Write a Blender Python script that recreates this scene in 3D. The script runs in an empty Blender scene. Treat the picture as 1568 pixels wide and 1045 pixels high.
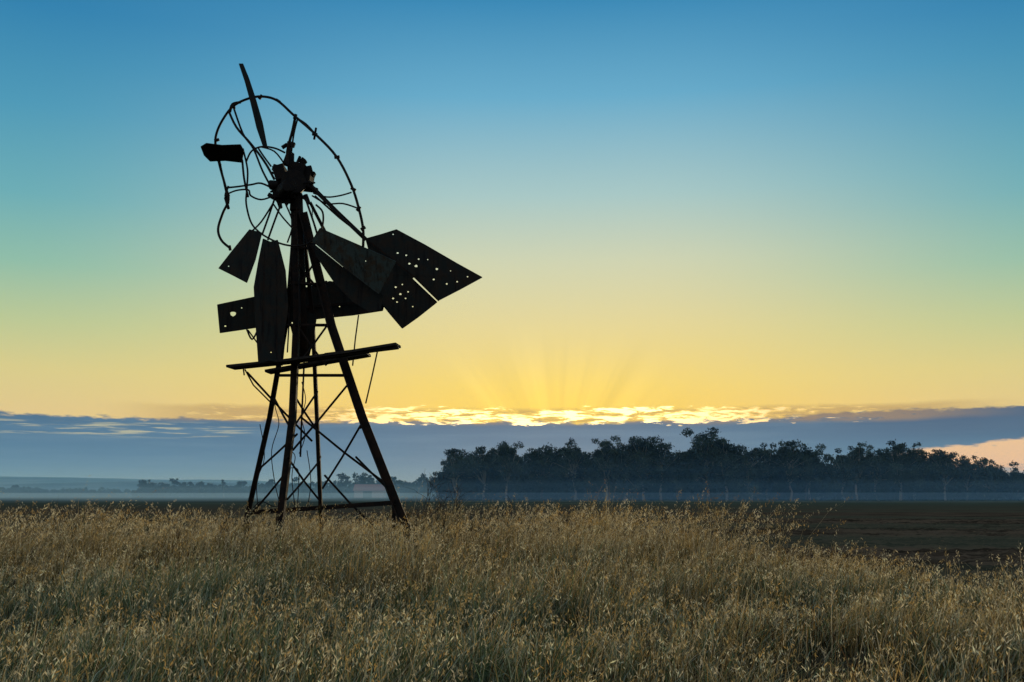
import bpy, bmesh, math, random
import numpy as np
from mathutils import Vector, Matrix
random.seed(7); rng=np.random.default_rng(11)
scene=bpy.context.scene
scene.view_settings.view_transform='Standard'
try: scene.view_settings.look='None'
except Exception: pass
scene.view_settings.exposure=0

CAMH=1.25; F=1524.4; PITCH=math.atan(234.5/F)
def W(px,py,depth):
    cp,sp=math.cos(PITCH),math.sin(PITCH)
    a=(px-784)/F; b=(522.5-py)/F
    y=cp-b*sp; z=sp+b*cp
    k=depth/y
    return Vector((a*k,depth,CAMH+z*k))
def lin(r,g,b):
    f=lambda c:(c/12.92 if c<=0.04045 else ((c+0.055)/1.055)**2.4)
    return (f(r/255),f(g/255),f(b/255),1)
def sc(c,k): return (c[0]*k,c[1]*k,c[2]*k,1)

# ---------------- camera
cam=bpy.data.cameras.new("camera"); camo=bpy.data.objects.new("camera",cam)
scene.collection.objects.link(camo)
camo.location=(0,0,CAMH); camo.rotation_euler=(math.pi/2+PITCH,0,0)
cam.lens=35; cam.sensor_width=36; cam.clip_end=20000; cam.clip_start=0.05
scene.camera=camo

# ---------------- node helpers
class NB:
    def __init__(s,nt): s.nt=nt
    def n(s,t,**k):
        o=s.nt.nodes.new(t)
        for a,b in k.items(): setattr(o,a,b)
        return o
    def put(s,sock,v):
        if isinstance(v,bpy.types.NodeSocket): s.nt.links.new(v,sock)
        else: sock.default_value=v
    def m(s,op,a,b=None,c=None,clamp=False):
        o=s.n('ShaderNodeMath',operation=op); o.use_clamp=clamp
        s.put(o.inputs[0],a)
        if b is not None: s.put(o.inputs[1],b)
        if c is not None: s.put(o.inputs[2],c)
        return o.outputs[0]
    def ss(s,v,a,b,lo=0.0,hi=1.0):
        o=s.n('ShaderNodeMapRange',interpolation_type='SMOOTHSTEP')
        s.put(o.inputs[0],v); o.inputs[1].default_value=a; o.inputs[2].default_value=b
        o.inputs[3].default_value=lo; o.inputs[4].default_value=hi
        return o.outputs[0]
    def mix(s,f,a,b,bt='MIX'):
        o=s.n('ShaderNodeMixRGB',blend_type=bt)
        s.put(o.inputs[0],f); s.put(o.inputs[1],a); s.put(o.inputs[2],b)
        return o.outputs[0]
    def ramp(s,v,stops):
        o=s.n('ShaderNodeValToRGB'); r=o.color_ramp
        while len(r.elements)<len(stops): r.elements.new(0.5)
        for e,(p,c) in zip(r.elements,stops): e.position=p; e.color=c
        s.put(o.inputs[0],v); return o.outputs[0]
    def vec(s,x,y,z):
        o=s.n('ShaderNodeCombineXYZ')
        s.put(o.inputs[0],x); s.put(o.inputs[1],y); s.put(o.inputs[2],z); return o.outputs[0]
    def noise(s,v,scale,detail=3,rough=0.55,dist=0.0):
        o=s.n('ShaderNodeTexNoise'); s.put(o.inputs['Vector'],v)
        o.inputs['Scale'].default_value=scale; o.inputs['Detail'].default_value=detail
        o.inputs['Roughness'].default_value=rough; o.inputs['Distortion'].default_value=dist; return o.outputs[0]

SUN_AZ=2.6; SUN_EL=4.4
# ---------------- world
world=bpy.data.worlds.new("World"); scene.world=world; world.use_nodes=True
nt=world.node_tree; nt.nodes.clear(); B=NB(nt)
tc=B.n('ShaderNodeTexCoord'); sep=B.n('ShaderNodeSeparateXYZ'); nt.links.new(tc.outputs['Generated'],sep.inputs[0])
X,Y,Z=sep.outputs
el=B.m('MULTIPLY',B.m('ARCSINE',Z),57.2958)
az=B.m('MULTIPLY',B.m('ARCTAN2',X,Y),57.2958)
da=B.m('SUBTRACT',az,SUN_AZ); ada=B.m('ABSOLUTE',da)
t=B.m('DIVIDE',el,60.0,clamp=True)
P=lambda e:e/60.0
cen=B.ramp(t,[(0.0,lin(225,205,130)),(P(4.3),lin(250,210,100)),(P(6.2),lin(242,216,122)),(P(9.6),lin(229,216,152)),
  (P(13.3),lin(207,213,180)),(P(17),lin(168,201,200)),(P(22.5),lin(104,172,204)),(P(27.6),lin(58,138,184)),(P(34),lin(46,118,168)),(1.0,lin(70,125,170))])
edg=B.ramp(t,[(0.0,lin(205,195,140)),(P(4.0),lin(228,204,138)),(P(6.5),lin(219,208,138)),(P(9.0),lin(188,203,150)),
  (P(12),lin(144,191,170)),(P(15.5),lin(108,174,183)),(P(20),lin(78,154,185)),(P(25),lin(50,130,176)),(P(34),lin(42,114,165)),(1.0,lin(70,125,170))])
fe=B.ss(ada,4,31)
sky=B.mix(fe,cen,edg)
fb=B.ss(ada,40,130)
back=B.ramp(t,[(0.0,sc(lin(205,205,208),1.15)),(P(14),sc(lin(205,208,212),1.25)),(P(34),sc(lin(175,188,205),1.25)),(1.0,lin(70,125,170))])
sky=B.mix(fb,sky,back)
de=B.m('SUBTRACT',el,SUN_EL)
r2=B.m('ADD',B.m('POWER',B.m('DIVIDE',da,10.0),2.0),B.m('POWER',B.m('DIVIDE',de,2.8),2.0))
glow=B.m('EXPONENT',B.m('MULTIPLY',r2,-1.0))
sky=B.mix(B.m('MULTIPLY',glow,0.72),sky,lin(255,222,76))
# crepuscular rays: short, soft, irregular shafts from behind the deck
ang=B.m('ARCTAN2',da,B.m('ADD',de,4.0))
rn=B.noise(B.vec(B.m('MULTIPLY',ang,3.3),8.3,0.0),1.6,3,0.6)
rr=B.m('SQRT',B.m('ADD',B.m('POWER',B.m('MULTIPLY',da,0.62),2.0),B.m('POWER',de,2.0)))
rfall=B.m('MULTIPLY',B.ss(rr,6.2,0.5),B.ss(el,4.0,5.0))
ray=B.m('ADD',1.0,B.m('MULTIPLY',B.m('MULTIPLY',B.m('SUBTRACT',rn,0.44),0.62),rfall))
sky=B.mix(1.0,sky,B.vec(ray,ray,B.m('POWER',ray,1.2)),'MULTIPLY')
# cloud band
n1=B.noise(B.vec(B.m('MULTIPLY',az,0.16),B.m('MULTIPLY',el,0.6),0.0),1.0,5,0.6)
n2=B.noise(B.vec(B.m('MULTIPLY',az,0.85),B.m('MULTIPLY',el,3.2),5.0),1.0,5,0.62)
top=B.m('ADD',4.12,B.m('MULTIPLY',B.m('SUBTRACT',n2,0.5),0.75))
top=B.m('ADD',top,B.m('MULTIPLY',B.m('SUBTRACT',n1,0.5),0.7))
top=B.m('ADD',top,B.ss(az,6,26,0,0.45))
dd=B.m('SUBTRACT',top,el)
band=B.ss(dd,-0.05,0.14)
bcol=B.ramp(B.m('DIVIDE',el,5.0,clamp=True),[(0.0,lin(110,150,178)),(0.18,lin(94,136,167)),(0.42,lin(80,121,155)),(0.68,lin(73,112,146)),(0.86,lin(66,100,132)),(1.0,lin(60,90,120))])
n3=B.noise(B.vec(B.m('MULTIPLY',az,0.13),B.m('MULTIPLY',el,2.2),9.0),1.0,4,0.55)
bcol=B.mix(B.m('MULTIPLY',B.ss(n3,0.42,0.68),0.32),bcol,lin(102,138,166))
bcol=B.mix(B.m('MULTIPLY',B.ss(az,10,26),B.ss(el,2.0,3.6,0,0.7)),bcol,lin(70,88,118))
n4=B.noise(B.vec(B.m('MULTIPLY',az,0.30),B.m('MULTIPLY',el,6.5),2.0),1.0,5,0.6)
lst=B.m('MULTIPLY',B.ss(n4,0.50,0.62),B.m('MULTIPLY',B.ss(az,-12,-18),B.m('MULTIPLY',B.ss(el,2.9,3.3),B.ss(el,4.0,3.6))))
bcol=B.mix(B.m('MULTIPLY',lst,0.75),bcol,lin(196,196,160))
pn=B.noise(B.vec(B.m('MULTIPLY',az,0.55),B.m('MULTIPLY',el,3.0),14.0),1.0,4,0.6)
pe=B.m('ADD',el,B.m('MULTIPLY',B.m('SUBTRACT',pn,0.5),1.1))
pw=B.m('SUBTRACT',pe,B.m('MULTIPLY',B.m('SUBTRACT',az,25.0),0.11))
peach=B.m('MULTIPLY',B.m('MULTIPLY',B.ss(pw,2.75,2.5),B.ss(pe,0.9,1.5)),B.ss(az,18,22))
bcol=B.mix(peach,bcol,lin(236,200,150))
sky=B.mix(band,sky,bcol)
# burning streaks where the sun is behind the deck
wz=B.noise(B.vec(B.m('MULTIPLY',az,0.22),0.0,31.0),1.0,3,0.5)
cel=B.m('ADD',4.02,B.m('MULTIPLY',wz,0.75))
els=B.m('ADD',el,B.m('MULTIPLY',az,0.02))
n5=B.noise(B.vec(B.m('MULTIPLY',az,0.75),B.m('MULTIPLY',els,4.4),21.0),1.0,7,0.66,0.45)
n6=B.noise(B.vec(B.m('MULTIPLY',az,0.33),B.m('MULTIPLY',el,1.3),43.0),1.0,2,0.5)
w5=B.m('ABSOLUTE',B.m('SUBTRACT',el,cel))
strk=B.m('MULTIPLY',B.ss(w5,0.85,0.25),B.ss(ada,24,8))
thr=B.m('SUBTRACT',n5,B.m('MULTIPLY',B.m('SUBTRACT',1.0,strk),0.26))
thr=B.m('ADD',thr,B.m('MULTIPLY',B.m('SUBTRACT',n6,0.5),0.28))
stm=B.m('MULTIPLY',B.m('MULTIPLY',B.ss(thr,0.455,0.56),B.ss(ada,25,17)),B.ss(w5,1.1,0.7))
stc=B.mix(B.ss(ada,3,15),(2.5,1.95,0.85,1),(1.05,0.74,0.30,1))
dk=B.m('MULTIPLY',B.m('MULTIPLY',B.ss(thr,0.50,0.36),B.ss(w5,0.6,0.25)),B.ss(ada,26,18,0,0.6))
sky=B.mix(dk,sky,lin(172,138,84))
sky=B.mix(stm,sky,stc)
sky=B.mix(B.ss(el,0.0,-1.5),sky,lin(70,72,62))
bg=B.n('ShaderNodeBackground'); nt.links.new(sky,bg.inputs[0]); bg.inputs[1].default_value=0.98
ns=B.n('ShaderNodeTexSky',sky_type='NISHITA'); ns.sun_disc=False
ns.sun_elevation=math.radians(SUN_EL); ns.sun_rotation=math.radians(SUN_AZ)
bg2=B.n('ShaderNodeBackground'); nt.links.new(ns.outputs[0],bg2.inputs[0]); bg2.inputs[1].default_value=0.0015
ad=B.n('ShaderNodeAddShader'); nt.links.new(bg.outputs[0],ad.inputs[0]); nt.links.new(bg2.outputs[0],ad.inputs[1])
wo=B.n('ShaderNodeOutputWorld'); nt.links.new(ad.outputs[0],wo.inputs[0])

# ---------------- sun (veiled by the cloud deck: soft)
sl=bpy.data.lights.new("sun",'SUN'); sl.energy=2.5; sl.angle=math.radians(6); sl.color=(1,0.82,0.52)
so=bpy.data.objects.new("sun",sl); scene.collection.objects.link(so)
e,a=math.radians(SUN_EL+3),math.radians(SUN_AZ)
d=-Vector((math.sin(a)*math.cos(e),math.cos(a)*math.cos(e),math.sin(e)))
so.rotation_euler=d.to_track_quat('-Z','Y').to_euler()

# ---------------- materials
def mat(name): 
    m=bpy.data.materials.new(name); m.use_nodes=True; m.node_tree.nodes.clear(); return m,NB(m.node_tree)
def fin(B,sh,vol=None):
    o=B.n('ShaderNodeOutputMaterial')
    if sh is not None: B.nt.links.new(sh,o.inputs[0])
    if vol is not None: B.nt.links.new(vol,o.inputs[1])
def princ(B,col,rough=0.8,metal=0,bump=None,bs=0.3,bd=0.02,spec=0.3):
    p=B.n('ShaderNodeBsdfPrincipled'); B.put(p.inputs['Base Color'],col)
    B.put(p.inputs['Roughness'],rough); B.put(p.inputs['Metallic'],metal)
    p.inputs['Specular IOR Level'].default_value=spec
    if bump is not None:
        b=B.n('ShaderNodeBump'); b.inputs['Strength'].default_value=bs; b.inputs['Distance'].default_value=bd
        B.put(b.inputs['Height'],bump); B.nt.links.new(b.outputs[0],p.inputs['Normal'])
    return p.outputs[0]
def diff(B,col,bump=None,bs=0.5,bd=0.05):
    p=B.n('ShaderNodeBsdfDiffuse'); B.put(p.inputs[0],col); p.inputs['Roughness'].default_value=1.0
    if bump is not None:
        b=B.n('ShaderNodeBump'); b.inputs['Strength'].default_value=bs; b.inputs['Distance'].default_value=bd
        B.put(b.inputs['Height'],bump); B.nt.links.new(b.outputs[0],p.inputs['Normal'])
    return p.outputs[0]
def metalmat(name,c1,c2,scale=6,metal=0.25,c3=None,spec=0.12):
    m,B=mat(name); g=B.n('ShaderNodeNewGeometry').outputs['Position']
    n=B.noise(g,scale,6,0.65); nn=B.noise(g,scale*8,3,0.6)
    c=B.mix(B.ss(n,0.40,0.62),c1,c2)
    if c3:
        sp=B.n('ShaderNodeSeparateXYZ'); B.nt.links.new(g,sp.inputs[0])
        st=B.noise(B.vec(B.m('MULTIPLY',sp.outputs[0],14.0),B.m('MULTIPLY',sp.outputs[1],14.0),B.m('MULTIPLY',sp.outputs[2],1.2)),1.0,4,0.6)
        c=B.mix(B.ss(st,0.5,0.7),c,c3)
    r=B.m('ADD',0.6,B.m('MULTIPLY',nn,0.35))
    fin(B,princ(B,c,r,metal,B.m('ADD',n,B.m('MULTIPLY',nn,0.4)),0.4,0.01,spec)); return m
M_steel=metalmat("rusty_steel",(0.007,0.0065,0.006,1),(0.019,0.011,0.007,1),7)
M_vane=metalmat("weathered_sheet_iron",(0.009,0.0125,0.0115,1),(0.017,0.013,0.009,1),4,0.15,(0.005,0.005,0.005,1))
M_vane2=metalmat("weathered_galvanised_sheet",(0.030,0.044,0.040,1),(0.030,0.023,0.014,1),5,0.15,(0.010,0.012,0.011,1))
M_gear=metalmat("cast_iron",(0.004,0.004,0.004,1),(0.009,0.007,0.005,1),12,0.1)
M_wood=metalmat("old_timber",(0.011,0.010,0.009,1),(0.020,0.016,0.012,1),9,0.0)
M_twig=metalmat("dry_twig",(0.03,0.022,0.015,1),(0.06,0.045,0.028,1),9,0.0)

def colmat(name,trans,tc=(1.15,1.0,0.7,1)):
    m,B=mat(name); a=B.n('ShaderNodeAttribute',attribute_name='Col')
    d=B.n('ShaderNodeBsdfDiffuse'); t_=B.n('ShaderNodeBsdfTranslucent'); B.nt.links.new(a.outputs[0],d.inputs[0])
    B.nt.links.new(B.mix(1.0,a.outputs[0],tc,'MULTIPLY'),t_.inputs[0])
    mx=B.n('ShaderNodeMixShader'); mx.inputs[0].default_value=trans
    B.nt.links.new(d.outputs[0],mx.inputs[1]); B.nt.links.new(t_.outputs[0],mx.inputs[2])
    fin(B,mx.outputs[0]); return m
M_grass=colmat("dry_grass_blades",0.38,(1.1,1.0,0.75,1)); M_leaf=colmat("eucalypt_foliage",0.12,tc=(1,1,0.8,1))

def link(o,parent=None):
    scene.collection.objects.link(o)
    if parent: o.parent=parent
    return o
def meshobj(name,verts,tris,mats,parent=None,cols=None,smooth=False):
    me=bpy.data.meshes.new(name)
    if isinstance(verts,np.ndarray):
        nv=len(verts); nf=len(tris); k=tris.shape[1]
        me.vertices.add(nv); me.vertices.foreach_set('co',verts.astype(np.float32).ravel())
        me.loops.add(nf*k); me.loops.foreach_set('vertex_index',tris.astype(np.int32).ravel())
        me.polygons.add(nf); me.polygons.foreach_set('loop_start',np.arange(nf,dtype=np.int32)*k)
        try: me.polygons.foreach_set('loop_total',np.full(nf,k,dtype=np.int32))
        except Exception: pass
        me.update(calc_edges=True)
    else:
        me.from_pydata([tuple(v) for v in verts],[],tris); me.update()
    if cols is not None:
        ca=me.color_attributes.new('Col','FLOAT_COLOR','POINT')
        c4=np.ones((len(cols),4),np.float32); c4[:,:3]=cols
        ca.data.foreach_set('color',c4.ravel())
    for m in mats: me.materials.append(m)
    if smooth: me.polygons.foreach_set('use_smooth',np.ones(len(me.polygons),bool))
    return link(bpy.data.objects.new(name,me),parent)

TAB=rng.random((256,256))
def vn(x,y,s=1.0,o=0):
    x=np.asarray(x)*s+37.1+o*13.7; y=np.asarray(y)*s+91.3+o*7.9
    xi=np.floor(x).astype(int); yi=np.floor(y).astype(int); fx=x-xi; fy=y-yi
    fx=fx*fx*(3-2*fx); fy=fy*fy*(3-2*fy)
    a=TAB[xi%256,yi%256]; b=TAB[(xi+1)%256,yi%256]; c=TAB[xi%256,(yi+1)%256]; d=TAB[(xi+1)%256,(yi+1)%256]
    return (a*(1-fx)+b*fx)*(1-fy)+(c*(1-fx)+d*fx)*fy
def edge(x):
    return np.interp(x,[-30,-8,0,3,4,5.5,7,9,16],[20.5,21.5,23,23,19,13.5,11.5,10.3,9.5])+ (vn(x,x*0,0.9,3)-0.5)*2.4
# ---------------- ground
def gz(x,y):
    return 0.05*(vn(x,y,0.35,1)-0.5)*np.clip(1-(np.asarray(y)-25)/20,0,1)
xs=np.concatenate([-np.geomspace(6000,32,22),np.linspace(-30,30,61),np.geomspace(32,6000,22)])
ys=np.concatenate([[-3000,-800,-200,-60,-20],np.linspace(-8,40,60),np.geomspace(42,9000,40)])
gx,gy=np.meshgrid(xs,ys); gzz=gz(gx,gy)
V=np.stack([gx.ravel(),gy.ravel(),gzz.ravel()],1)
def gridfaces(ny,nx):
    i=np.arange(ny-1)[:,None]*nx+np.arange(nx-1)[None,:]; i=i.ravel()
    return np.stack([i,i+1,i+nx+1,i+nx],1)
m,B=mat("paddock_soil"); g=B.n('ShaderNodeNewGeometry').outputs['Position']; s=B.n('ShaderNodeSeparateXYZ'); B.nt.links.new(g,s.inputs[0])
n=B.noise(g,3.0,6,0.7); near=B.mix(B.ss(n,0.35,0.7),(0.025,0.02,0.012,1),(0.07,0.055,0.03,1))
nf=B.noise(B.vec(B.m('MULTIPLY',s.outputs[0],0.01),B.m('MULTIPLY',s.outputs[1],0.035),0.0),1.0,4,0.6)
far=B.mix(B.ss(nf,0.4,0.6),(0.035,0.046,0.032,1),(0.06,0.072,0.05,1))
c=B.mix(B.ss(s.outputs[1],60,110),near,far)
fin(B,diff(B,c,n,0.5,0.03)); M_ground=m
meshobj("ground",V,gridfaces(len(ys),len(xs)),[M_ground],smooth=True)

# ploughed field with real furrows and clods
ys=np.concatenate([np.arange(8.5,50,0.11),np.geomspace(50,130,90)]); xs=np.concatenate([np.linspace(-130,-32,30),np.linspace(-30,1.9,90),np.arange(2.0,26,0.09),np.linspace(26.5,130,60)])
gx,gy=np.meshgrid(xs,ys)
msk=np.clip((gy-edge(gx)+0.3)/1.2,0,1)*np.clip((130-gy)/6,0,1)
row=(gy+0.10*gx+0.25*vn(gx,gy,0.07,2))*2*np.pi/0.9
amp=np.clip(1-(gy-42)/15,0.0,1)
jit=rng.normal(0,1,gx.shape)
z=0.03+amp*(0.050*np.sin(row)*(0.4+vn(gx,gy,1.3,4))+0.05*(vn(gx,gy,3.1,5)-0.5)+0.05*(vn(gx,gy,8.0,6)-0.5)+0.010*jit)+0.03
z=z*msk-0.06*(1-msk)
V=np.stack([gx.ravel(),gy.ravel(),z.ravel()],1)
m,B=mat("ploughed_earth"); g=B.n('ShaderNodeNewGeometry').outputs['Position']; s=B.n('ShaderNodeSeparateXYZ'); B.nt.links.new(g,s.inputs[0])
yy=B.m('ADD',s.outputs[1],B.m('MULTIPLY',s.outputs[0],0.10))
n=B.noise(B.vec(B.m('MULTIPLY',s.outputs[0],0.30),B.m('MULTIPLY',yy,1.9),0.0),1.0,6,0.7)
n2=B.noise(B.vec(B.m('MULTIPLY',s.outputs[0],0.02),B.m('MULTIPLY',yy,0.12),4.0),1.0,4,0.6)
n3=B.noise(g,11.0,4,0.75)
c=B.mix(B.ss(n,0.38,0.60),(0.024,0.018,0.012,1),(0.096,0.070,0.045,1))
c=B.mix(B.m('MULTIPLY',B.ss(n2,0.42,0.62),0.6),c,(0.056,0.066,0.042,1))
c=B.mix(B.ss(n3,0.56,0.70,0,0.6),c,(0.15,0.11,0.06,1))
c=B.mix(B.ss(s.outputs[1],60,122),c,(0.048,0.056,0.038,1))
fin(B,diff(B,c,B.m('ADD',n,n3),0.7,0.05))
meshobj("ploughed_field",V,gridfaces(len(ys),len(xs)),[m],smooth=False)

# ---------------- grass
def hfun(x,y):
    b=np.interp(y,[4,9,13,17,20,24],[0.28,0.34,0.42,0.57,0.68,0.64])
    b=b*(0.42+1.15*vn(x,y,0.55,7))*(0.5+1.0*vn(x,y,2.6,8))
    b*=1+0.40*np.exp(-((x-1.6)/1.5)**2-((y-21)/2.5)**2)
    b*=1-0.12*np.exp(-((x+3.2)/2.2)**2-((y-17.5)/3.0)**2)
    b*=1-0.42*np.clip((x-3.2)/2,0,1)*np.clip((y-9)/3,0,1)
    b*=0.5+0.5*np.clip((edge(x)-y)/2.5+0.4,0,1)
    return b
def strips(bx,by,h,w,lean,bend,ang,col,tipcol):
    n=len(bx); ts=np.array([0,0.45,0.8,1.0]); ww=np.array([1.0,0.85,0.5])
    z0=gz(bx,by)-0.01
    dx=np.cos(ang);dy=np.sin(ang)
    wa=ang+np.pi/2+rng.normal(0,0.6,n); wx=np.cos(wa);wy=np.sin(wa)
    V=np.zeros((n,7,3)); C=np.zeros((n,7,3))
    for k,t in enumerate(ts):
        off=h*(lean*t+bend*t*t*t); zz=z0+h*t*(1-0.40*bend*t*t)
        cx=bx+dx*off; cy=by+dy*off
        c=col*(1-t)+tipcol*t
        if k<3:
            q=w*ww[k]/2
            V[:,2*k]=np.stack([cx-wx*q,cy-wy*q,zz],1); V[:,2*k+1]=np.stack([cx+wx*q,cy+wy*q,zz],1)
            C[:,2*k]=c; C[:,2*k+1]=c
        else: V[:,6]=np.stack([cx,cy,zz],1); C[:,6]=c
    tri=np.array([[0,1,3],[0,3,2],[2,3,5],[2,5,4],[4,5,6]])
    T=(np.arange(n)[:,None,None]*7+tri[None]).reshape(-1,3)
    return V.reshape(-1,3),T,C.reshape(-1,3),V[:,6],np.stack([dx,dy],1)
def place(n,ymin,ymax):
    y=rng.uniform(ymin,ymax,n); x=rng.uniform(-1,1,n)*(0.62*y+1.3)
    dn=vn(x,y,2.6,8)*0.6+vn(x,y,6.0,19)*0.4
    k=(y<edge(x)+rng.normal(0,0.7,n))&(rng.random(n)<0.06+3.2*np.maximum(dn-0.22,0)**1.15)
    return x[k],y[k]
straw=np.array([0.47,0.36,0.17]); gold=np.array([0.52,0.34,0.12]); pale=np.array([0.74,0.63,0.40]); green=np.array([0.12,0.18,0.085]); brown=np.array([0.10,0.060,0.030]); grey=np.array([0.32,0.38,0.27]); olive=np.array([0.20,0.19,0.08])
def grasscol(x,y,n):
    g=np.clip(1.5*(vn(x,y,0.4,9)-0.45)+np.interp(y,[5,8,12,16,20],[0.95,0.75,0.32,0.02,-0.15])-0.05*x,0,1)[:,None]
    r=rng.random((n,1))
    dry=np.where(r<0.26,straw,np.where(r<0.46,gold,np.where(r<0.70,brown,np.where(r<0.85,olive,pale))))
    gr=np.where(rng.random((n,1))<0.6,green,grey)
    c=np.where(rng.random((n,1))<g*0.85,gr,dry)
    dk=np.clip(2.6*(vn(x,y,0.8,13)-0.50),0,0.65)[:,None]*np.clip((y-11)/5,0.25,1)[:,None]
    c=np.where(rng.random((n,1))<dk,brown*0.6,c)
    return c*rng.uniform(0.35,1.2,(n,1))
Vs=[];Ts=[];Cs=[];off=0
def addm(V,T,C):
    global off
    Vs.append(V);Ts.append(T+off);Cs.append(C);off+=len(V)
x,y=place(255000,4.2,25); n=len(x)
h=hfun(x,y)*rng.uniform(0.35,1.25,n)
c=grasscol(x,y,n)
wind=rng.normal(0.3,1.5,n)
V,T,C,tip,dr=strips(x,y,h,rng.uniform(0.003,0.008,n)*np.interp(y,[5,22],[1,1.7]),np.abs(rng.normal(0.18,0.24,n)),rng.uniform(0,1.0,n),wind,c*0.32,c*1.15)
addm(V,T,C)
def oats(x,y,h,ns,colk=1.0,sz=1.0):
    n=len(x); r=rng.random((n,1)); c=np.where(r<0.45,pale,np.where(r<0.8,straw,gold))*rng.uniform(0.5,1.15,(n,1))*colk
    ang=rng.normal(0.2,1.2,n)
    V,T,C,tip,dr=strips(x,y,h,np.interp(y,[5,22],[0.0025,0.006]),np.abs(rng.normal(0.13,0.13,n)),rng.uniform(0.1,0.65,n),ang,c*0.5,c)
    addm(V,T,C)
    for k in range(ns):
        f=rng.uniform(0,0.36,n)[:,None]
        root=V.reshape(n,7,3)[:,4]*0.5+V.reshape(n,7,3)[:,5]*0.5
        p=tip*(1-f/0.36)+root*(f/0.36)
        sp=rng.normal(0,0.014,(n,3))*sz; sp[:,2]-=0.008
        p=p+sp
        L=(rng.uniform(0.009,0.018,n)*sz)[:,None]*np.interp(y,[5,22],[1,1.45])[:,None]
        d=np.stack([rng.normal(0,0.45,n),rng.normal(0,0.45,n),-np.ones(n)*rng.uniform(0.3,1,n)],1); d/=np.linalg.norm(d,axis=1)[:,None]
        s_=np.cross(d,rng.normal(0,1,(n,3))); s_/=np.linalg.norm(s_,axis=1)[:,None]
        Q=np.stack([p-d*L,p+s_*L*0.20,p+d*L,p-s_*L*0.20],1)
        TT=(np.arange(n)[:,None,None]*4+np.array([[0,1,2],[0,2,3]])[None]).reshape(-1,3)
        addm(Q.reshape(-1,3),TT,np.repeat(np.minimum(c*rng.uniform(0.85,1.3,(n,1)),0.8),4,axis=0))
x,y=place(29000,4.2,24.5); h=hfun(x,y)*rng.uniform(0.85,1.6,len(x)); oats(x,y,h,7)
def extra(n,x0,x1,y0,y1,h0,h1,ns,ck,sz):
    x=rng.uniform(x0,x1,n); y=rng.uniform(y0,y1,n); k=(y<edge(x))&(rng.random(n)<0.2+1.2*vn(x,y,0.8,17)); x=x[k];y=y[k]; oats(x,y,rng.uniform(h0,h1,len(x)),ns,ck,sz)
extra(2300,-14,4,14,23,0.65,1.08,10,0.9,1.2)
extra(460,-0.5,4.2,14,22,0.9,1.25,12,0.85,1.25)
extra(130,-1,4,13,20,1.15,1.5,13,0.8,1.3)
extra(900,-12,-4.5,14,21.5,0.8,1.3,12,0.9,1.3)
extra(240,-4.8,-1.0,15.5,19,0.75,1.05,12,0.9,1.2)
extra(600,3,9,8,18,0.4,0.72,9,0.9,1.05)
extra(900,-7,7,6.5,14,0.42,0.68,9,0.95,1.0)
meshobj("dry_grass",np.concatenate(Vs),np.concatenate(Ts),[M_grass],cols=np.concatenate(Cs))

# ---------------- sweep utility
class Mesh:
    def __init__(s): s.v=[];s.f=[]
    def sweep(s,pts,prof,scales=None,ref=Vector((0,1,0))):
        pts=[Vector(p) for p in pts]; n=len(prof); b=len(s.v)
        for i,p in enumerate(pts):
            t_=(pts[min(i+1,len(pts)-1)]-pts[max(i-1,0)]).normalized()
            r=ref if abs(t_.dot(ref))<0.95 else Vector((1,0,0))
            u=t_.cross(r).normalized(); w=t_.cross(u).normalized()
            k=scales[i] if scales else 1
            for (a,c) in prof: s.v.append(p+u*a*k+w*c*k)
        for i in range(len(pts)-1):
            for j in range(n):
                a=b+i*n+j; c=b+i*n+(j+1)%n
                s.f.append((a,c,c+n,a+n))
        s.f.append(tuple(b+j for j in range(n))[::-1]); s.f.append(tuple(b+(len(pts)-1)*n+j for j in range(n)))
    def tube(s,pts,r,n=8,scales=None):
        s.sweep(pts,[(r*math.cos(6.28318*k/n),r*math.sin(6.28318*k/n)) for k in range(n)],scales)
    def angle(s,pts,w,t=0.010,flip=1):
        q=w*0.35
        s.sweep(pts,[(x_*flip,y_) for x_,y_ in [(-q,-q),(w-q,-q),(w-q,t-q),(t-q,t-q),(t-q,w-q),(-q,w-q)]])
    def box(s,pts,w,h): s.sweep(pts,[(-w/2,-h/2),(w/2,-h/2),(w/2,h/2),(-w/2,h/2)])
    def obj(s,name,mt,parent,smooth=False,bevel=0):
        o=meshobj(name,s.v,s.f,[mt],parent,smooth=smooth)
        bm=bmesh.new(); bm.from_mesh(o.data); bmesh.ops.recalc_face_normals(bm,faces=bm.faces)
        bm.to_mesh(o.data); bm.free(); return o
def crom(P,k=6):
    P=[Vector(p) for p in P]; out=[]
    for i in range(len(P)-1):
        p0=P[max(i-1,0)];p1=P[i];p2=P[i+1];p3=P[min(i+2,len(P)-1)]
        for j in range(k):
            t=j/k
            out.append(0.5*((2*p1)+(-p0+p2)*t+(2*p0-5*p1+4*p2-p3)*t*t+(-p0+3*p1-3*p2+p3)*t**3))
    out.append(P[-1]); return out

# ---------------- windmill
D=19.0; U=D/F
wm=bpy.data.objects.new("windmill",None); scene.collection.objects.link(wm); wm.location=W(470,853,D); wm.empty_display_size=0.5
bpy.context.view_layer.update()
inv=Matrix.Translation(-wm.location)
def fixparent(o): o.matrix_parent_inverse=inv
def w3(p): return W(p[0],p[1],D+(p[2] if len(p)>2 else 0))
def wheel(p): return W(p[0],p[1],D-0.35-(p[0]-445)*U*0.55)
def line(ps): return [w3(p) for p in ps]
legs={'A':[(452,330,0),(440,480,.25),(412,640,.5),(378,790,.75),(372,880,.85)],
'B':[(452,318,-.05),(456,480,-.3),(449,640,-.6),(431,790,-.85),(420,900,-1.0)],
'C':[(462,325,.05),(479,480,.3),(486,640,.6),(492,790,.9),(495,870,1.0)],
'D':[(462,325,-.1),(506,500,-.2),(553,640,-.35),(606,775,-.5),(650,885,-.6)]}
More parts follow.
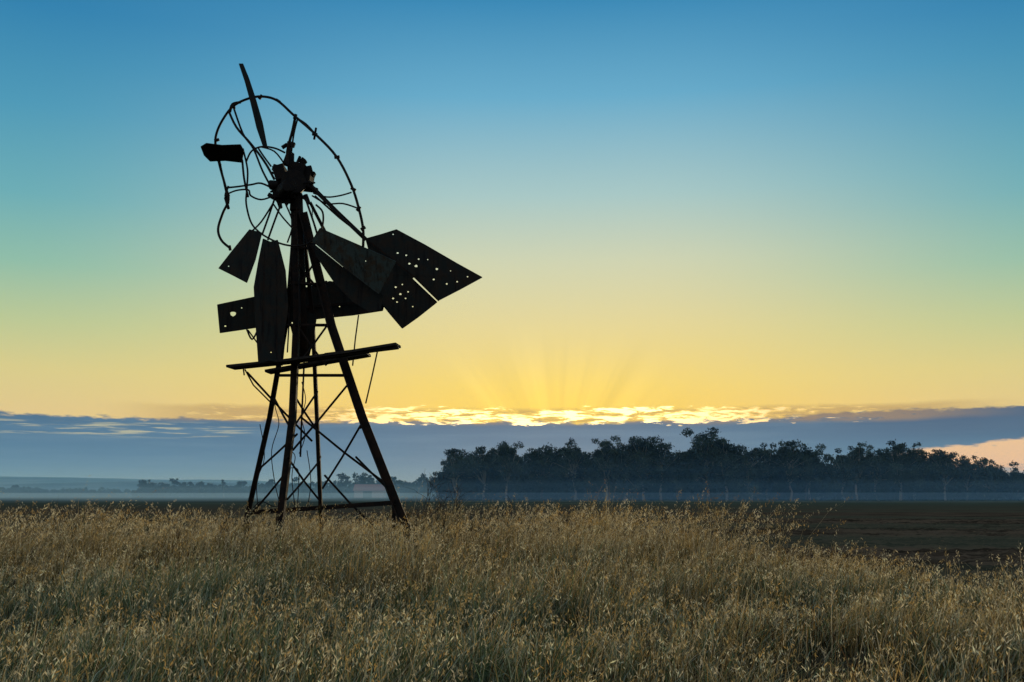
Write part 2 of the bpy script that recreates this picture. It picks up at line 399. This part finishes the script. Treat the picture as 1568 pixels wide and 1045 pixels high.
def legpt(k,py):
    L=legs[k]
    for a,b in zip(L,L[1:]):
        if a[1]<=py<=b[1]:
            t=(py-a[1])/(b[1]-a[1]); return tuple(a[i]*(1-t)+b[i]*t for i in range(3))
M=Mesh()
M.angle(line(legs['A']),0.085,0.012); M.angle(line(legs['B']),0.15,0.016,-1)
M.angle(line(legs['C']),0.085,0.012,-1); M.angle(line(legs['D']),0.155,0.016)
M.box([w3((520,540,-.12)),w3((558,642,-.22)),w3((612,770,-.38)),w3((645,850,-.45))],0.035,0.05)
M.box([w3((603,760,.2)),w3((604,850,.2))],0.07,0.07)
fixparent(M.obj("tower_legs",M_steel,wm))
M=Mesh()
for py,ks in ((380,'ABDCA'),(435,'ABDCA'),(498,'ABDCA'),(575,'ABDCA')):
    for a,b in zip(ks,ks[1:]): M.angle([w3(legpt(a,py)),w3(legpt(b,py))],0.045,0.008)
M.angle([w3((380,786,.75)),w3((492,779,.9))],0.085,0.012); M.angle([w3((492,779,.9)),w3((606,771,-.5))],0.085,0.012)
br=[((448,690,-.5),(532,590,-.2)),((462,640,.1),(592,742,-.4)),((552,652,-.3),(494,748,.8)),((497,728,.8),(578,812,.3)),
 ((378,570,-.2),(478,676,.4)),((437,725,-.7),(384,788,.7)),((395,720,.6),(455,665,-.5)),((447,600,-.5),(486,660,.6)),((486,600,.5),(449,655,-.6)),
 ((440,765,-.8),(490,705,.8)),((440,700,-.8),(492,770,.9)),((456,500,-.3),(500,560,-.2)),((500,500,-.2),(455,560,-.4)),((441,480,.2),(456,540,-.3)),
 ((455,400,-.2),(485,440,-.1)),((483,400,-.1),(450,450,-.2)),((420,610,.4),(447,660,-.6)),((545,700,.2),(590,745,-.4))]
for a,b in br: M.tube([w3(a),w3(((a[0]+b[0])/2+random.uniform(-1,1),(a[1]+b[1])/2+1.5,(a[2]+b[2])/2)),w3(b)],0.021,6)
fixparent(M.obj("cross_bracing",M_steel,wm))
M=Mesh()
M.tube([w3((456,308,0)),w3((460,420,0)),w3((464,548,0))],0.10,12)
M.tube([w3((449,330,0)),w3((446,420,0)),w3((450,470,0))],0.03,8)
M.box([w3((470,335,-.05)),w3((480,400,-.05)),w3((488,430,-.05))],0.06,0.04)
M.tube([w3((466,548,0)),w3((462,640,0)),w3((460,700,0))],0.018,6)
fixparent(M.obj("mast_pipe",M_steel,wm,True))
def hexa(cx,cy,r,n=7):
    r=r*(0.74 if r<4 else 1)
    return [(cx+r*math.cos(6.283*k/n+cx),cy+r*(0.8+0.3*math.sin(cx*7+k))*math.sin(6.283*k/n+cx)) for k in range(n)]
def plate(name,outer,holes,dfun,th=0.008,mt=None,rim=0.0):
    cu=bpy.data.curves.new(name+"_c",'CURVE'); cu.dimensions='2D'; cu.fill_mode='BOTH'; cu.extrude=1.0
    for lp in [outer]+[hexa(*h) for h in holes]:
        sp=cu.splines.new('POLY'); sp.points.add(len(lp)-1); sp.use_cyclic_u=True
        for q,(a_,b_) in zip(sp.points,lp): q.co=(a_,b_,0,1)
    co=bpy.data.objects.new(name+"_c",cu); scene.collection.objects.link(co)
    dg=bpy.context.evaluated_depsgraph_get(); me=bpy.data.meshes.new_from_object(co.evaluated_get(dg))
    bpy.data.objects.remove(co); bpy.data.curves.remove(cu); me.name=name
    bm=bmesh.new(); bm.from_mesh(me); bmesh.ops.remove_doubles(bm,verts=bm.verts,dist=1e-4)
    for v in bm.verts: v.co=W(v.co.x,v.co.y,D+dfun(v.co.x,v.co.y)+v.co.z*th/2)
    bmesh.ops.recalc_face_normals(bm,faces=bm.faces); bm.to_mesh(me); bm.free()
    me.materials.clear(); me.materials.append(mt or M_vane)
    o=link(bpy.data.objects.new(name,me),wm); fixparent(o)
    if rim:
        R=Mesh(); lp=outer+[outer[0]]
        for a_,b_ in zip(lp,lp[1:]): R.tube([W(a_[0],a_[1],D+dfun(*a_)),W(b_[0],b_[1],D+dfun(*b_))],rim,6)
        fixparent(R.obj(name+"_folded_edge",mt or M_vane,wm))
    return o
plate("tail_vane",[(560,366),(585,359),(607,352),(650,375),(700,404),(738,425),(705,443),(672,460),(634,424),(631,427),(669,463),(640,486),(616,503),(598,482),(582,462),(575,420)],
 [(602,359,1.5),(609,388,2.2),(622,391,2.0),(627,404,2.4),(637,408,3.2),(641,397,1.8),(669,412,2.6),(664,428,2.2),(684,435,2.0),(700,432,1.8),(716,424,1.6),(606,440,2.2),(613,451,2.5),(621,457,1.8),(625,447,1.8),(602,457,2.2),(608,463,1.8),(616,436,1.6),(655,398,1.3),(690,415,1.2),(632,470,1.5)],
 lambda x,y:0.55+(x-560)*U*0.35,rim=0.010)
plate("tail_board",[(333,467),(390,455),(445,447),(505,431),(560,441),(588,468),(586,476),(540,483),(500,487),(440,494),(392,502),(337,510)],
 [(357,480,4.6),(345,500,2.0),(370,472,1.4),(470,470,1.6),(520,470,1.4)],lambda x,y:0.42+(x-450)*U*0.2,rim=0.008)
plate("sail_blade",[(490,350),(550,376),(606,401),(594,425),(580,450),(530,412),(478,369)],[(560,400,1.2),(585,432,1.4)],lambda x,y:-0.55-(x-480)*U*0.4+(y-400)*U*0.3,rim=0.009,mt=M_vane2)
plate("sail_blade_2",[(478,372),(530,414),(586,452),(583,474),(566,478),(540,462),(512,433),(484,392)],[(548,455,1.4)],lambda x,y:-0.25-(x-480)*U*0.3,rim=0.007)
plate("sail_blade_3",[(403,366),(414,371),(425,368),(437,415),(441,470),(434,520),(429,556),(412,552),(396,557),(392,500),(389,440),(396,400)],[(415,540,1.4)],lambda x,y:-0.75+(x-410)*U*0.5-(y-450)*U*0.1,rim=0.008)
plate("sail_blade_4",[(382,352),(401,357),(391,398),(378,433),(357,422),(335,411),(356,384)],[(350,408,1.3)],lambda x,y:-0.25-(x-380)*U*0.5,rim=0.008)
plate("sail_blade_5",[(308,225),(316,220),(340,223),(368,222),(373,231),(371,243),(372,249),(345,246),(322,247),(313,238)],[],lambda x,y:0.15+(y-235)*U*1.8,rim=0.012)
plate("sail_blade_6",[(366,98),(372,98),(381,120),(391,150),(402,188),(409,224),(403,225),(393,196),(384,158),(375,125)],[],lambda x,y:-0.2-(y-160)*U*0.15+(x-385)*U*1.2,rim=0.006)
plate("sail_blade_7",[(468,478),(486,482),(480,520),(474,546),(466,547),(466,510)],[],lambda x,y:0.15)
M=Mesh()
def wd(p,dd): return W(p[0],p[1],D+dd)
M.tube([wd((498,362),-.64),wd((592,410),-.98)],0.010,6); M.tube([wd((486,366),-.60),wd((584,440),-.88)],0.009,6)
M.tube([wd((405,380),-.80),wd((402,550),-.9)],0.010,6); M.tube([wd((424,380),-.74),wd((424,550),-.85)],0.010,6)
M.box([wd((560,366),.5),wd((634,424),.76),wd((672,461),.92)],0.03,0.02)
M.box([wd((392,478),.33),wd((586,460),.56)],0.05,0.03)
fixparent(M.obj("blade_stiffeners",M_steel,wm))
M=Mesh()
rim=[(352,380),(339,368),(334,351),(341,327),(350,306),(345,285),(336,252),(330,222),(332,203),(342,182),(357,163),(378,152),(400,148),(424,154),(450,177),(482,205),(515,240),(538,284),(550,322),(556,352),(556,378)]
M.tube(crom([wheel(p) for p in rim],5),0.026,7)
fixparent(M.obj("wheel_rim",M_steel,wm,True))
M=Mesh()
inner=[[(372,228),(379,260),(378,290),(377,312),(384,340),(396,355),(413,366),(432,374),(452,377),(470,374),(486,362),(494,345),(494,325),(484,314)],
 [(377,248),(385,232),(400,225),(420,227),(436,234)]]
for r_ in inner: M.tube(crom([wheel(p) for p in r_],5),0.019,7)
fixparent(M.obj("inner_ring",M_steel,wm,True))
M=Mesh()
sp=[([(350,170),(362,195),(382,218),(398,238),(410,256),(420,275)],.024),([(357,163),(372,205),(388,228),(402,262),(418,292)],.020),
 ([(452,180),(448,200),(440,232),(441,255)],.028),([(456,181),(450,205),(446,235)],.018),([(452,180),(468,190),(482,205)],.02),([(484,196),(481,214)],.022),
 ([(345,288),(365,286),(385,283),(400,281),(420,290)],.02),([(347,298),(362,292),(380,291),(384,300),(400,306),(420,300)],.018),
 ([(336,247),(342,275),(350,310)],.022),([(371,246),(374,275),(380,302)],.022),
 ([(422,300),(412,330),(402,358)],.02),([(432,308),(420,340),(410,368)],.02),([(436,310),(448,342),(440,372)],.016),([(418,312),(432,332),(448,350)],.016),
 ([(468,305),(480,340),(486,360)],.02),([(478,300),(500,312),(525,312),(550,320)],.016),([(480,296),(500,302),(520,300),(538,295)],.016),
 ([(415,255),(404,240),(396,228)],.018),([(345,303),(350,320)],.03),([(398,225),(420,232),(436,252)],.016),
 ([(478,285),(500,310),(530,340),(556,362)],.018),([(395,505),(386,520),(378,505)],.018),([(350,285),(345,300),(350,312)],.022),
 ([(352,172),(356,160),(368,157)],.03),([(385,355),(400,340),(418,312)],.018)]
for p,r in sp: M.tube(crom([wheel(q) for q in p],4),r,6)
for q in [(358,163),(452,179),(482,206),(516,241),(541,290),(549,320),(348,300),(332,215),(399,149),(426,155),(556,350),(352,380),(336,250)]:
    c=wheel(q); a_=random.uniform(0,3.1); M.box([c-Vector((math.cos(a_),0,math.sin(a_)))*.05,c+Vector((math.cos(a_),0,math.sin(a_)))*.05],0.05,0.045)
fixparent(M.obj("wheel_spokes",M_steel,wm,True))
M=Mesh()
M.angle(line([(474,284,0),(515,325,.25),(560,368,.5)]),0.085,0.012); M.box(line([(482,300,.05),(520,334,.25),(556,362,.48)]),0.035,0.03)
M.angle(line([(474,310,.1),(520,400,.35),(560,450,.5)]),0.06,0.01)
fixparent(M.obj("tail_arm",M_steel,wm))
def casting():
    bm=bmesh.new()
    def cyl(c,ax,r1,r2,L,seg=14):
        q=Vector(ax).to_track_quat('Z','Y').to_matrix().to_4x4()
        bmesh.ops.create_cone(bm,cap_ends=True,segments=seg,radius1=r1,radius2=r2,depth=L,matrix=Matrix.Translation(c)@q)
    def bx(c,s,r=0):
        bmesh.ops.create_cube(bm,size=1,matrix=Matrix.Translation(c)@Matrix.Rotation(r,4,'Y')@Matrix.Diagonal((*s,1)))
    px=lambda x,y,d=0:W(x,y,D+d)
    cyl(px(446,284,-.05),(0.5,-1,0.05),.27,.24,.5,18); cyl(px(440,288,-.4),(0.5,-1,0.05),.17,.13,.4); cyl(px(436,290,-.6),(0.5,-1,0),.10,.08,.3)
    bx(px(457,264),(.30,.4,.28),.25); bx(px(431,268,-.1),(.22,.4,.30),-.3); bx(px(438,303),(.44,.42,.13),.05); bx(px(468,278,.1),(.24,.4,.32),.12)
    cyl(px(454,312),(0,0,1),.13,.12,.3); cyl(px(443,244),(0.15,0,1),.12,.08,.26); cyl(px(442,230),(0.05,0,1),.045,.045,.35)
    bx(px(436,224),(.13,.1,.05),-.6); bx(px(448,222),(.09,.08,.10),.3); bx(px(464,248),(.10,.16,.12),.7); bx(px(422,258,-.15),(.10,.12,.13),.3); bx(px(479,267,.1),(.09,.14,.09),.4); bx(px(416,301,-.1),(.14,.12,.08),.5)
    cyl(px(472,262,0),(1,0.2,0.3),.10,.10,.16); cyl(px(421,283,-.2),(1,-.3,0),.10,.07,.2); cyl(px(478,290,.1),(1,0,-.4),.07,.06,.22)
    cyl(px(428,312,-.1),(0.3,0,-1),.05,.04,.2); cyl(px(470,306,0),(0.5,0,-1),.06,.04,.2); cyl(px(455,250,-.1),(0.4,0,1),.03,.03,.3,8)
    for k in range(22):
        a_=k*0.9; r_=24+8*((k*7)%5)/4; p=px(447+r_*.95*math.cos(a_),280+r_*math.sin(a_),-.25+.025*k); cyl(p,(math.cos(a_),-.3,-math.sin(a_)),.022+.012*(k%3),.02,.15,6)
    bmesh.ops.bevel(bm,geom=bm.edges[:],offset=.008,segments=1,affect='EDGES')
    me=bpy.data.meshes.new("gearbox"); bm.to_mesh(me); bm.free(); me.materials.append(M_gear)
    o=link(bpy.data.objects.new("gearbox",me),wm); fixparent(o)
casting()
M=Mesh()
for k in range(7):
    M.tube([w3((478,315+k*2.6,-.1)),w3((478.6,316.8+k*2.6,-.1))],0.012,6)
fixparent(M.obj("furl_chain",M_steel,wm))
M=Mesh()
M.box(line([(353,563,-.5),(440,554,-.6),(530,542,-.7),(610,529,-.8)]),0.045,0.45)
M.box(line([(498,545,-.78),(610,531,-.86)]),0.09,0.10)
M.box(line([(410,570,.1),(565,543,0)]),0.05,0.4)
fixparent(M.obj("platform_planks",M_wood,wm,False))
M=Mesh()
for p in [[(375,566,-.3),(388,590,-.1),(418,620,.3)],[(578,538,-.6),(570,575,-.4),(560,618,-.3)],[(549,483,.4),(544,520,.2),(540,560,-.1)],[(372,560,-.3),(374,575,-.3)],
  [(430,490,0),(436,520,0),(432,560,-.2)],[(444,470,0),(440,540,-.1)],[(380,506,.3),(396,528,.1),(408,560,-.2)]]: M.tube(line(p),0.014,6)
fixparent(M.obj("platform_stays",M_steel,wm))
M=Mesh()
for p in [[(425,585,.1),(421,620,.1),(427,650,0),(416,690,0),(420,735,0),(428,770,0)],[(462,585,-.2),(468,612,-.2),(462,640,-.1),(467,668,0),(458,695,0)],
 [(440,718,-.3),(456,719,-.3),(457,750,-.3),(455,778,-.3)],[(444,690,0),(452,700,0),(447,730,0),(452,780,0)],[(398,650,.3),(405,700,.3),(393,740,.3),(397,790,.3)],[(470,690,0),(476,740,0),(468,790,0)],[(388,778,.6),(400,768,.6),(420,776,.6),(437,770,.2)]]:
    M.tube(crom(line(p),5),0.0085,5)
fixparent(M.obj("loose_wires",M_steel,wm,True))
M=Mesh()
for k,(a_) in enumerate([(436,555),(462,552),(520,541),(470,435),(500,433),(462,378),(447,660),(552,655),(600,765),(490,700),(431,780),(380,785)]):
    c=w3((a_[0],a_[1],-.45 if k<3 else -.3)); M.tube([c,c+Vector((0,-.06,0))],.03,6)
fixparent(M.obj("bolts",M_steel,wm))

# ---------------- dry shrubs
def shrub(name,px,depth,h,spread,n0,seed):
    R=random.Random(seed); M=Mesh(); base=W(px,757,depth); base.z=0
    def grow(p,d,L,r,lv):
        pts=[p]
        for k in range(3):
            d=(d+Vector((R.gauss(0,.2),R.gauss(0,.2),R.gauss(0.02,.12)))).normalized(); pts.append(pts[-1]+d*L/3)
        M.tube(pts,r,4,[1,.85,.7,.5])
        if lv>0:
            for q in range(R.choice([3,4])):
                i=R.choice([1,2,3]); grow(pts[i],(d+Vector((R.gauss(0,.7),R.gauss(0,.7),R.gauss(0.1,.4)))).normalized(),L*R.uniform(.4,.75),r*.6,lv-1)
    for k in range(n0):
        a_=R.uniform(0,6.28); grow(base+Vector((R.gauss(0,spread*.3),R.gauss(0,.15),0)),Vector((math.cos(a_)*.4*spread,math.sin(a_)*.3,1)).normalized(),h*R.uniform(.5,.8),.012,3)
    M.obj(name,M_twig,None)
shrub("dry_shrub",664,20.5,1.25,1.0,5,1); shrub("dry_shrub.001",735,21.5,0.9,1.3,9,2); shrub("dry_shrub.002",785,21.8,0.85,1.3,9,3)
shrub("dry_shrub.003",560,20.5,0.8,1.1,7,4); shrub("dry_shrub.004",640,20,0.85,1.1,6,5); shrub("dry_shrub.005",330,20.5,0.8,1.4,7,6)

# ---------------- trees
TV=[];TT=[];TC=[];toff=0; LB=0.8
def leaves(centers,radii,nper,size,base):
    global toff
    for c,r in zip(centers,radii):
        n=int(nper*(r[0]*r[2]))+20
        d=rng.normal(0,1,(n,3)); d/=np.linalg.norm(d,axis=1)[:,None]
        rad=rng.uniform(0.3,1.1,n)**0.6; p=np.array(c)+d*rad[:,None]*np.array(r)+rng.normal(0,0.14,(n,3))
        a=rng.normal(0,1,(n,3));a/=np.linalg.norm(a,axis=1)[:,None]; b=np.cross(a,rng.normal(0,1,(n,3))); b/=np.linalg.norm(b,axis=1)[:,None]
        L=(rng.uniform(0.6,1.3,n)*size)[:,None]
        Q=np.stack([p-a*L,p+b*L*.45,p+a*L,p-b*L*.45],1).reshape(-1,3); Q[:,2]=np.maximum(Q[:,2],0.05)
        t=(np.arange(n)[:,None,None]*4+np.array([[0,1,2],[0,2,3]])[None]).reshape(-1,3)
        col=np.array(base)*LB*rng.uniform(0.5,1.7)*rng.uniform(0.6,1.4,(n,1))
        TV.append(Q);TT.append(t+toff);TC.append(np.repeat(col,4,axis=0)); toff+=len(Q)
def limb(pts,r0,r1,col):
    global toff
    M=Mesh(); n=len(pts); M.tube(pts,1.0,6,[r0+(r1-r0)*k/(n-1) for k in range(n)])
    v=np.array([tuple(q) for q in M.v]); t=[]
    for f in M.f:
        for k in range(1,len(f)-1): t.append((f[0],f[k],f[k+1]))
    TV.append(v);TT.append(np.array(t)+toff);TC.append(np.tile(np.array(col),(len(v),1))); toff+=len(v)
def tree(x,y,h,w,lacy,size=0.24,dens=110,skirt=True,nl=None,side=1):
    tr=random.uniform(0.30,0.42)*h if not lacy else 0.28*h
    bark=(0.19,0.18,0.15) if lacy else (0.06,0.055,0.045)
    top=Vector((x+random.gauss(0,.4),y,tr)); limb([Vector((x,y,-.1)),Vector((x+random.gauss(0,.3),y,tr*.5)),top],.024*h,.018*h,bark)
    cs=[];rs=[]; nl=nl or (13 if lacy else 11); skew=random.uniform(-.2,.2)
    for k in range(nl):
        a=6.283*k/nl+random.uniform(-.4,.4); rr=random.uniform(.15,1.05)*w/2*0.85
        zz=h*(0.95-0.55*(rr/(w/2))**2)-random.uniform(0,.30)*h+skew*h*math.cos(a)*.5; zz=min(zz,h*.95)
        e_=Vector((x+math.cos(a)*rr,y+math.sin(a)*rr,zz)); mid=(top+e_)/2+Vector((random.gauss(0,.4),0,random.uniform(0,.6)))
        limb([top,mid,e_],.011*h,.003*h,bark)
        q=random.uniform(.07,.15)*h*(0.80 if lacy else 1.1); cs.append(e_); rs.append((q*1.3,q*1.3,q*.8))
        for j in range(3 if lacy else 2):
            e2=e_+Vector((random.gauss(0,1.3)*q,random.gauss(0,1)*q,random.gauss(0,1.1)*q)); e2.z=min(e2.z,h*.99); cs.append(e2); q2=q*random.uniform(.35,.7); rs.append((q2*1.3,q2,q2*.8)); limb([mid,e2],.005*h,.002*h,bark)
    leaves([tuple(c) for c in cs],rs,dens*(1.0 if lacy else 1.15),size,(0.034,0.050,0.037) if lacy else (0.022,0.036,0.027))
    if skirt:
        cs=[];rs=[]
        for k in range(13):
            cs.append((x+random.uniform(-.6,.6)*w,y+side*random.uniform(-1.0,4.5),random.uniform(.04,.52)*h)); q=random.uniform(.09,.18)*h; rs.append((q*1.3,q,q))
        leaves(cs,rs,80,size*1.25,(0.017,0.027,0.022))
prof=[(678,712),(690,698),(705,692),(740,683),(775,682),(800,685),(830,681),(852,690),(880,678),(905,685),(930,679),(960,672),(985,668),(1010,675),(1032,690),(1052,693),(1065,674),(1085,666),(1112,668),(1135,686),(1155,690),(1180,684),(1210,683),(1240,687),(1262,694),(1285,690),(1310,684),(1335,687),(1355,690),(1378,677),(1398,682),(1420,690),(1447,693),(1475,702),(1510,706),(1545,712),(1580,706),(1620,700),(1680,705),(1760,700)]
px_=np.array([p[0] for p in prof],float); py_=np.array([p[1] for p in prof],float)
x=686
while x<1760:
    dep=200+random.uniform(-3,9); yt=float(np.interp(x,px_,py_))+random.uniform(2,11); h=W(x,yt,dep).z
    tree(W(x,757,dep).x,dep,h,h*random.uniform(.6,.9),random.random()<.25)
    x+=random.uniform(17,26)
for (q,yt,w) in [(985,664,7.5),(957,670,6),(1012,674,5.5),(1085,660,8),(1113,665,6.5),(880,674,6.5),(740,679,7.5),(1378,672,6),(1400,679,5),(1210,679,7),(1312,680,6.5),(1288,687,5),(930,676,5.5),(830,677,6),(775,679,6),(1447,688,5.5),(1175,682,6),(1510,703,6),(1480,700,5),(700,690,6),(1240,685,6),(1345,684,5.5),(1150,688,5)]:
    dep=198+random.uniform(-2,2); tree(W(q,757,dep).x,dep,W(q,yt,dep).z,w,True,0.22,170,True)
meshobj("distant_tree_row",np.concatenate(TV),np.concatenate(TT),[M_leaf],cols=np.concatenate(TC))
TV=[];TT=[];TC=[];toff=0; LB=0.45
segs=[(215,470,733,747,400),(520,690,727,740,370),(-60,60,744,750,620),(60,200,747,752,660),(470,530,737,746,400)]
for a,b,y1,y2,dp in segs:
    x=a
    while x<b:
        dep=dp+random.uniform(-12,12); yt=random.uniform(y1,y2); h=W(x,yt,dep).z
        tree(W(x,757,dep).x,dep,h,h*random.uniform(1.0,1.5),random.random()<.15,0.5*dep/450,34*(10/h)**.5,True,6)
        x+=random.uniform(5,10)*(500/dp)**.3
meshobj("far_tree_line",np.concatenate(TV),np.concatenate(TT),[M_leaf],cols=np.concatenate(TC))

# ---------------- farm shed in the mist
m,B=mat("shed_wall"); fin(B,princ(B,(0.2,0.17,0.15,1),0.8)); m2,B=mat("red_iron_roof"); g=B.n('ShaderNodeNewGeometry').outputs['Position']
fin(B,princ(B,B.mix(B.noise(g,1.5,3),(0.18,0.075,0.06,1),(0.26,0.12,0.10,1)),0.7)); m3,B=mat("painted_dark_opening"); fin(B,princ(B,(0.02,0.02,0.02,1),0.8))
sh=bpy.data.objects.new("farm_shed",None); scene.collection.objects.link(sh); c=W(567,757,345); sh.location=(c.x,345,0)
w,dp,hh,rh=10,7,2.6,4.6
def part(name,v,f,mt):
    o=meshobj(name,[Vector(q) for q in v],f,[mt],sh)
part("walls",[(-w/2,-dp/2,0),(w/2,-dp/2,0),(w/2,dp/2,0),(-w/2,dp/2,0),(-w/2,-dp/2,hh),(w/2,-dp/2,hh),(w/2,dp/2,hh),(-w/2,dp/2,hh),(-w/2,0,rh-.1),(w/2,0,rh-.1)],
 [(0,1,5,4),(1,2,6,9,5),(2,3,7,6),(3,0,4,8,7)],m)
part("roof",[(-w/2-.4,-dp/2-.5,hh-.2),(w/2+.4,-dp/2-.5,hh-.2),(w/2+.4,0,rh),(-w/2-.4,0,rh),(w/2+.4,dp/2+.5,hh-.2),(-w/2-.4,dp/2+.5,hh-.2)],[(0,1,2,3),(3,2,4,5)],m2)
part("dark_doorway_panel",[(-2,-dp/2-.02,0),(1,-dp/2-.02,0),(1,-dp/2-.02,2.2),(-2,-dp/2-.02,2.2)],[(0,1,2,3)],m3)  # flat panel on the solid wall; the doorway's inner shade is its dark colour

# ---------------- distant hills
m,B=mat("hill_pasture_haze_tint"); g=B.n('ShaderNodeNewGeometry').outputs['Position']; s=B.n('ShaderNodeSeparateXYZ'); B.nt.links.new(g,s.inputs[0])
n=B.noise(B.vec(B.m('MULTIPLY',s.outputs[0],0.006),B.m('MULTIPLY',s.outputs[1],0.003),B.m('MULTIPLY',s.outputs[2],0.25)),1.0,4,0.6)
fin(B,diff(B,B.mix(B.ss(n,0.45,0.6),(0.014,0.028,0.040,1),(0.09,0.12,0.13,1))))  # pasture patches, with the blue of aerial haze put into both colours
xs=np.linspace(-3500,3500,260); ys=np.linspace(1300,3600,40); gx,gy=np.meshgrid(xs,ys)
rise=np.clip((gy-1300)/1500,0,1); rise=rise*rise*(3-2*rise)
mid=np.exp(-((gy-1750)/160)**2)*np.clip(vn(gx,gy*0,0.0022,6)-.35,0,1)*26
hh_=rise*(38*np.interp(gx,[-3500,-1200,-400,300,3500],[1.15,1.0,.6,.45,.5])+10*vn(gx,gy,0.004,3)+3*vn(gx,gy,0.02,4))+mid-0.6*(rise<=0)
meshobj("distant_hills",np.stack([gx.ravel(),gy.ravel(),hh_.ravel()],1),gridfaces(40,260),[m],smooth=True)

# ---------------- ground mist (true homogeneous volumes)
def mist(name,x0,x1,y0,y1,z0,z1,dens,col):
    v=[(x0,y0,z0),(x1,y0,z0),(x1,y1,z0),(x0,y1,z0),(x0,y0,z1),(x1,y0,z1),(x1,y1,z1),(x0,y1,z1)]
    f=[(3,2,1,0),(4,5,6,7),(0,1,5,4),(1,2,6,5),(2,3,7,6),(3,0,4,7)]
    m,B=mat(name+"_air"); s=B.n('ShaderNodeVolumeScatter'); s.inputs['Color'].default_value=col; s.inputs['Density'].default_value=dens; s.inputs['Anisotropy'].default_value=0.0
    fin(B,None,s.outputs[0]); 
    return meshobj(name,[Vector(q) for q in v],f,[m])
mist("haze",-2500,2500,70,3900,0.35,55,0.00033,(0.25,0.62,1.0,1))
mist("ground_mist",-700,700,130,330,0.30,1.5,0.0026,(0.36,0.66,0.86,1))
mist("ground_mist.001",-701,701,122,331,0.25,3.2,0.0014,(0.34,0.66,0.90,1))
mist("ground_mist.002",-702,702,115,332,0.20,6.0,0.0008,(0.32,0.66,0.94,1))
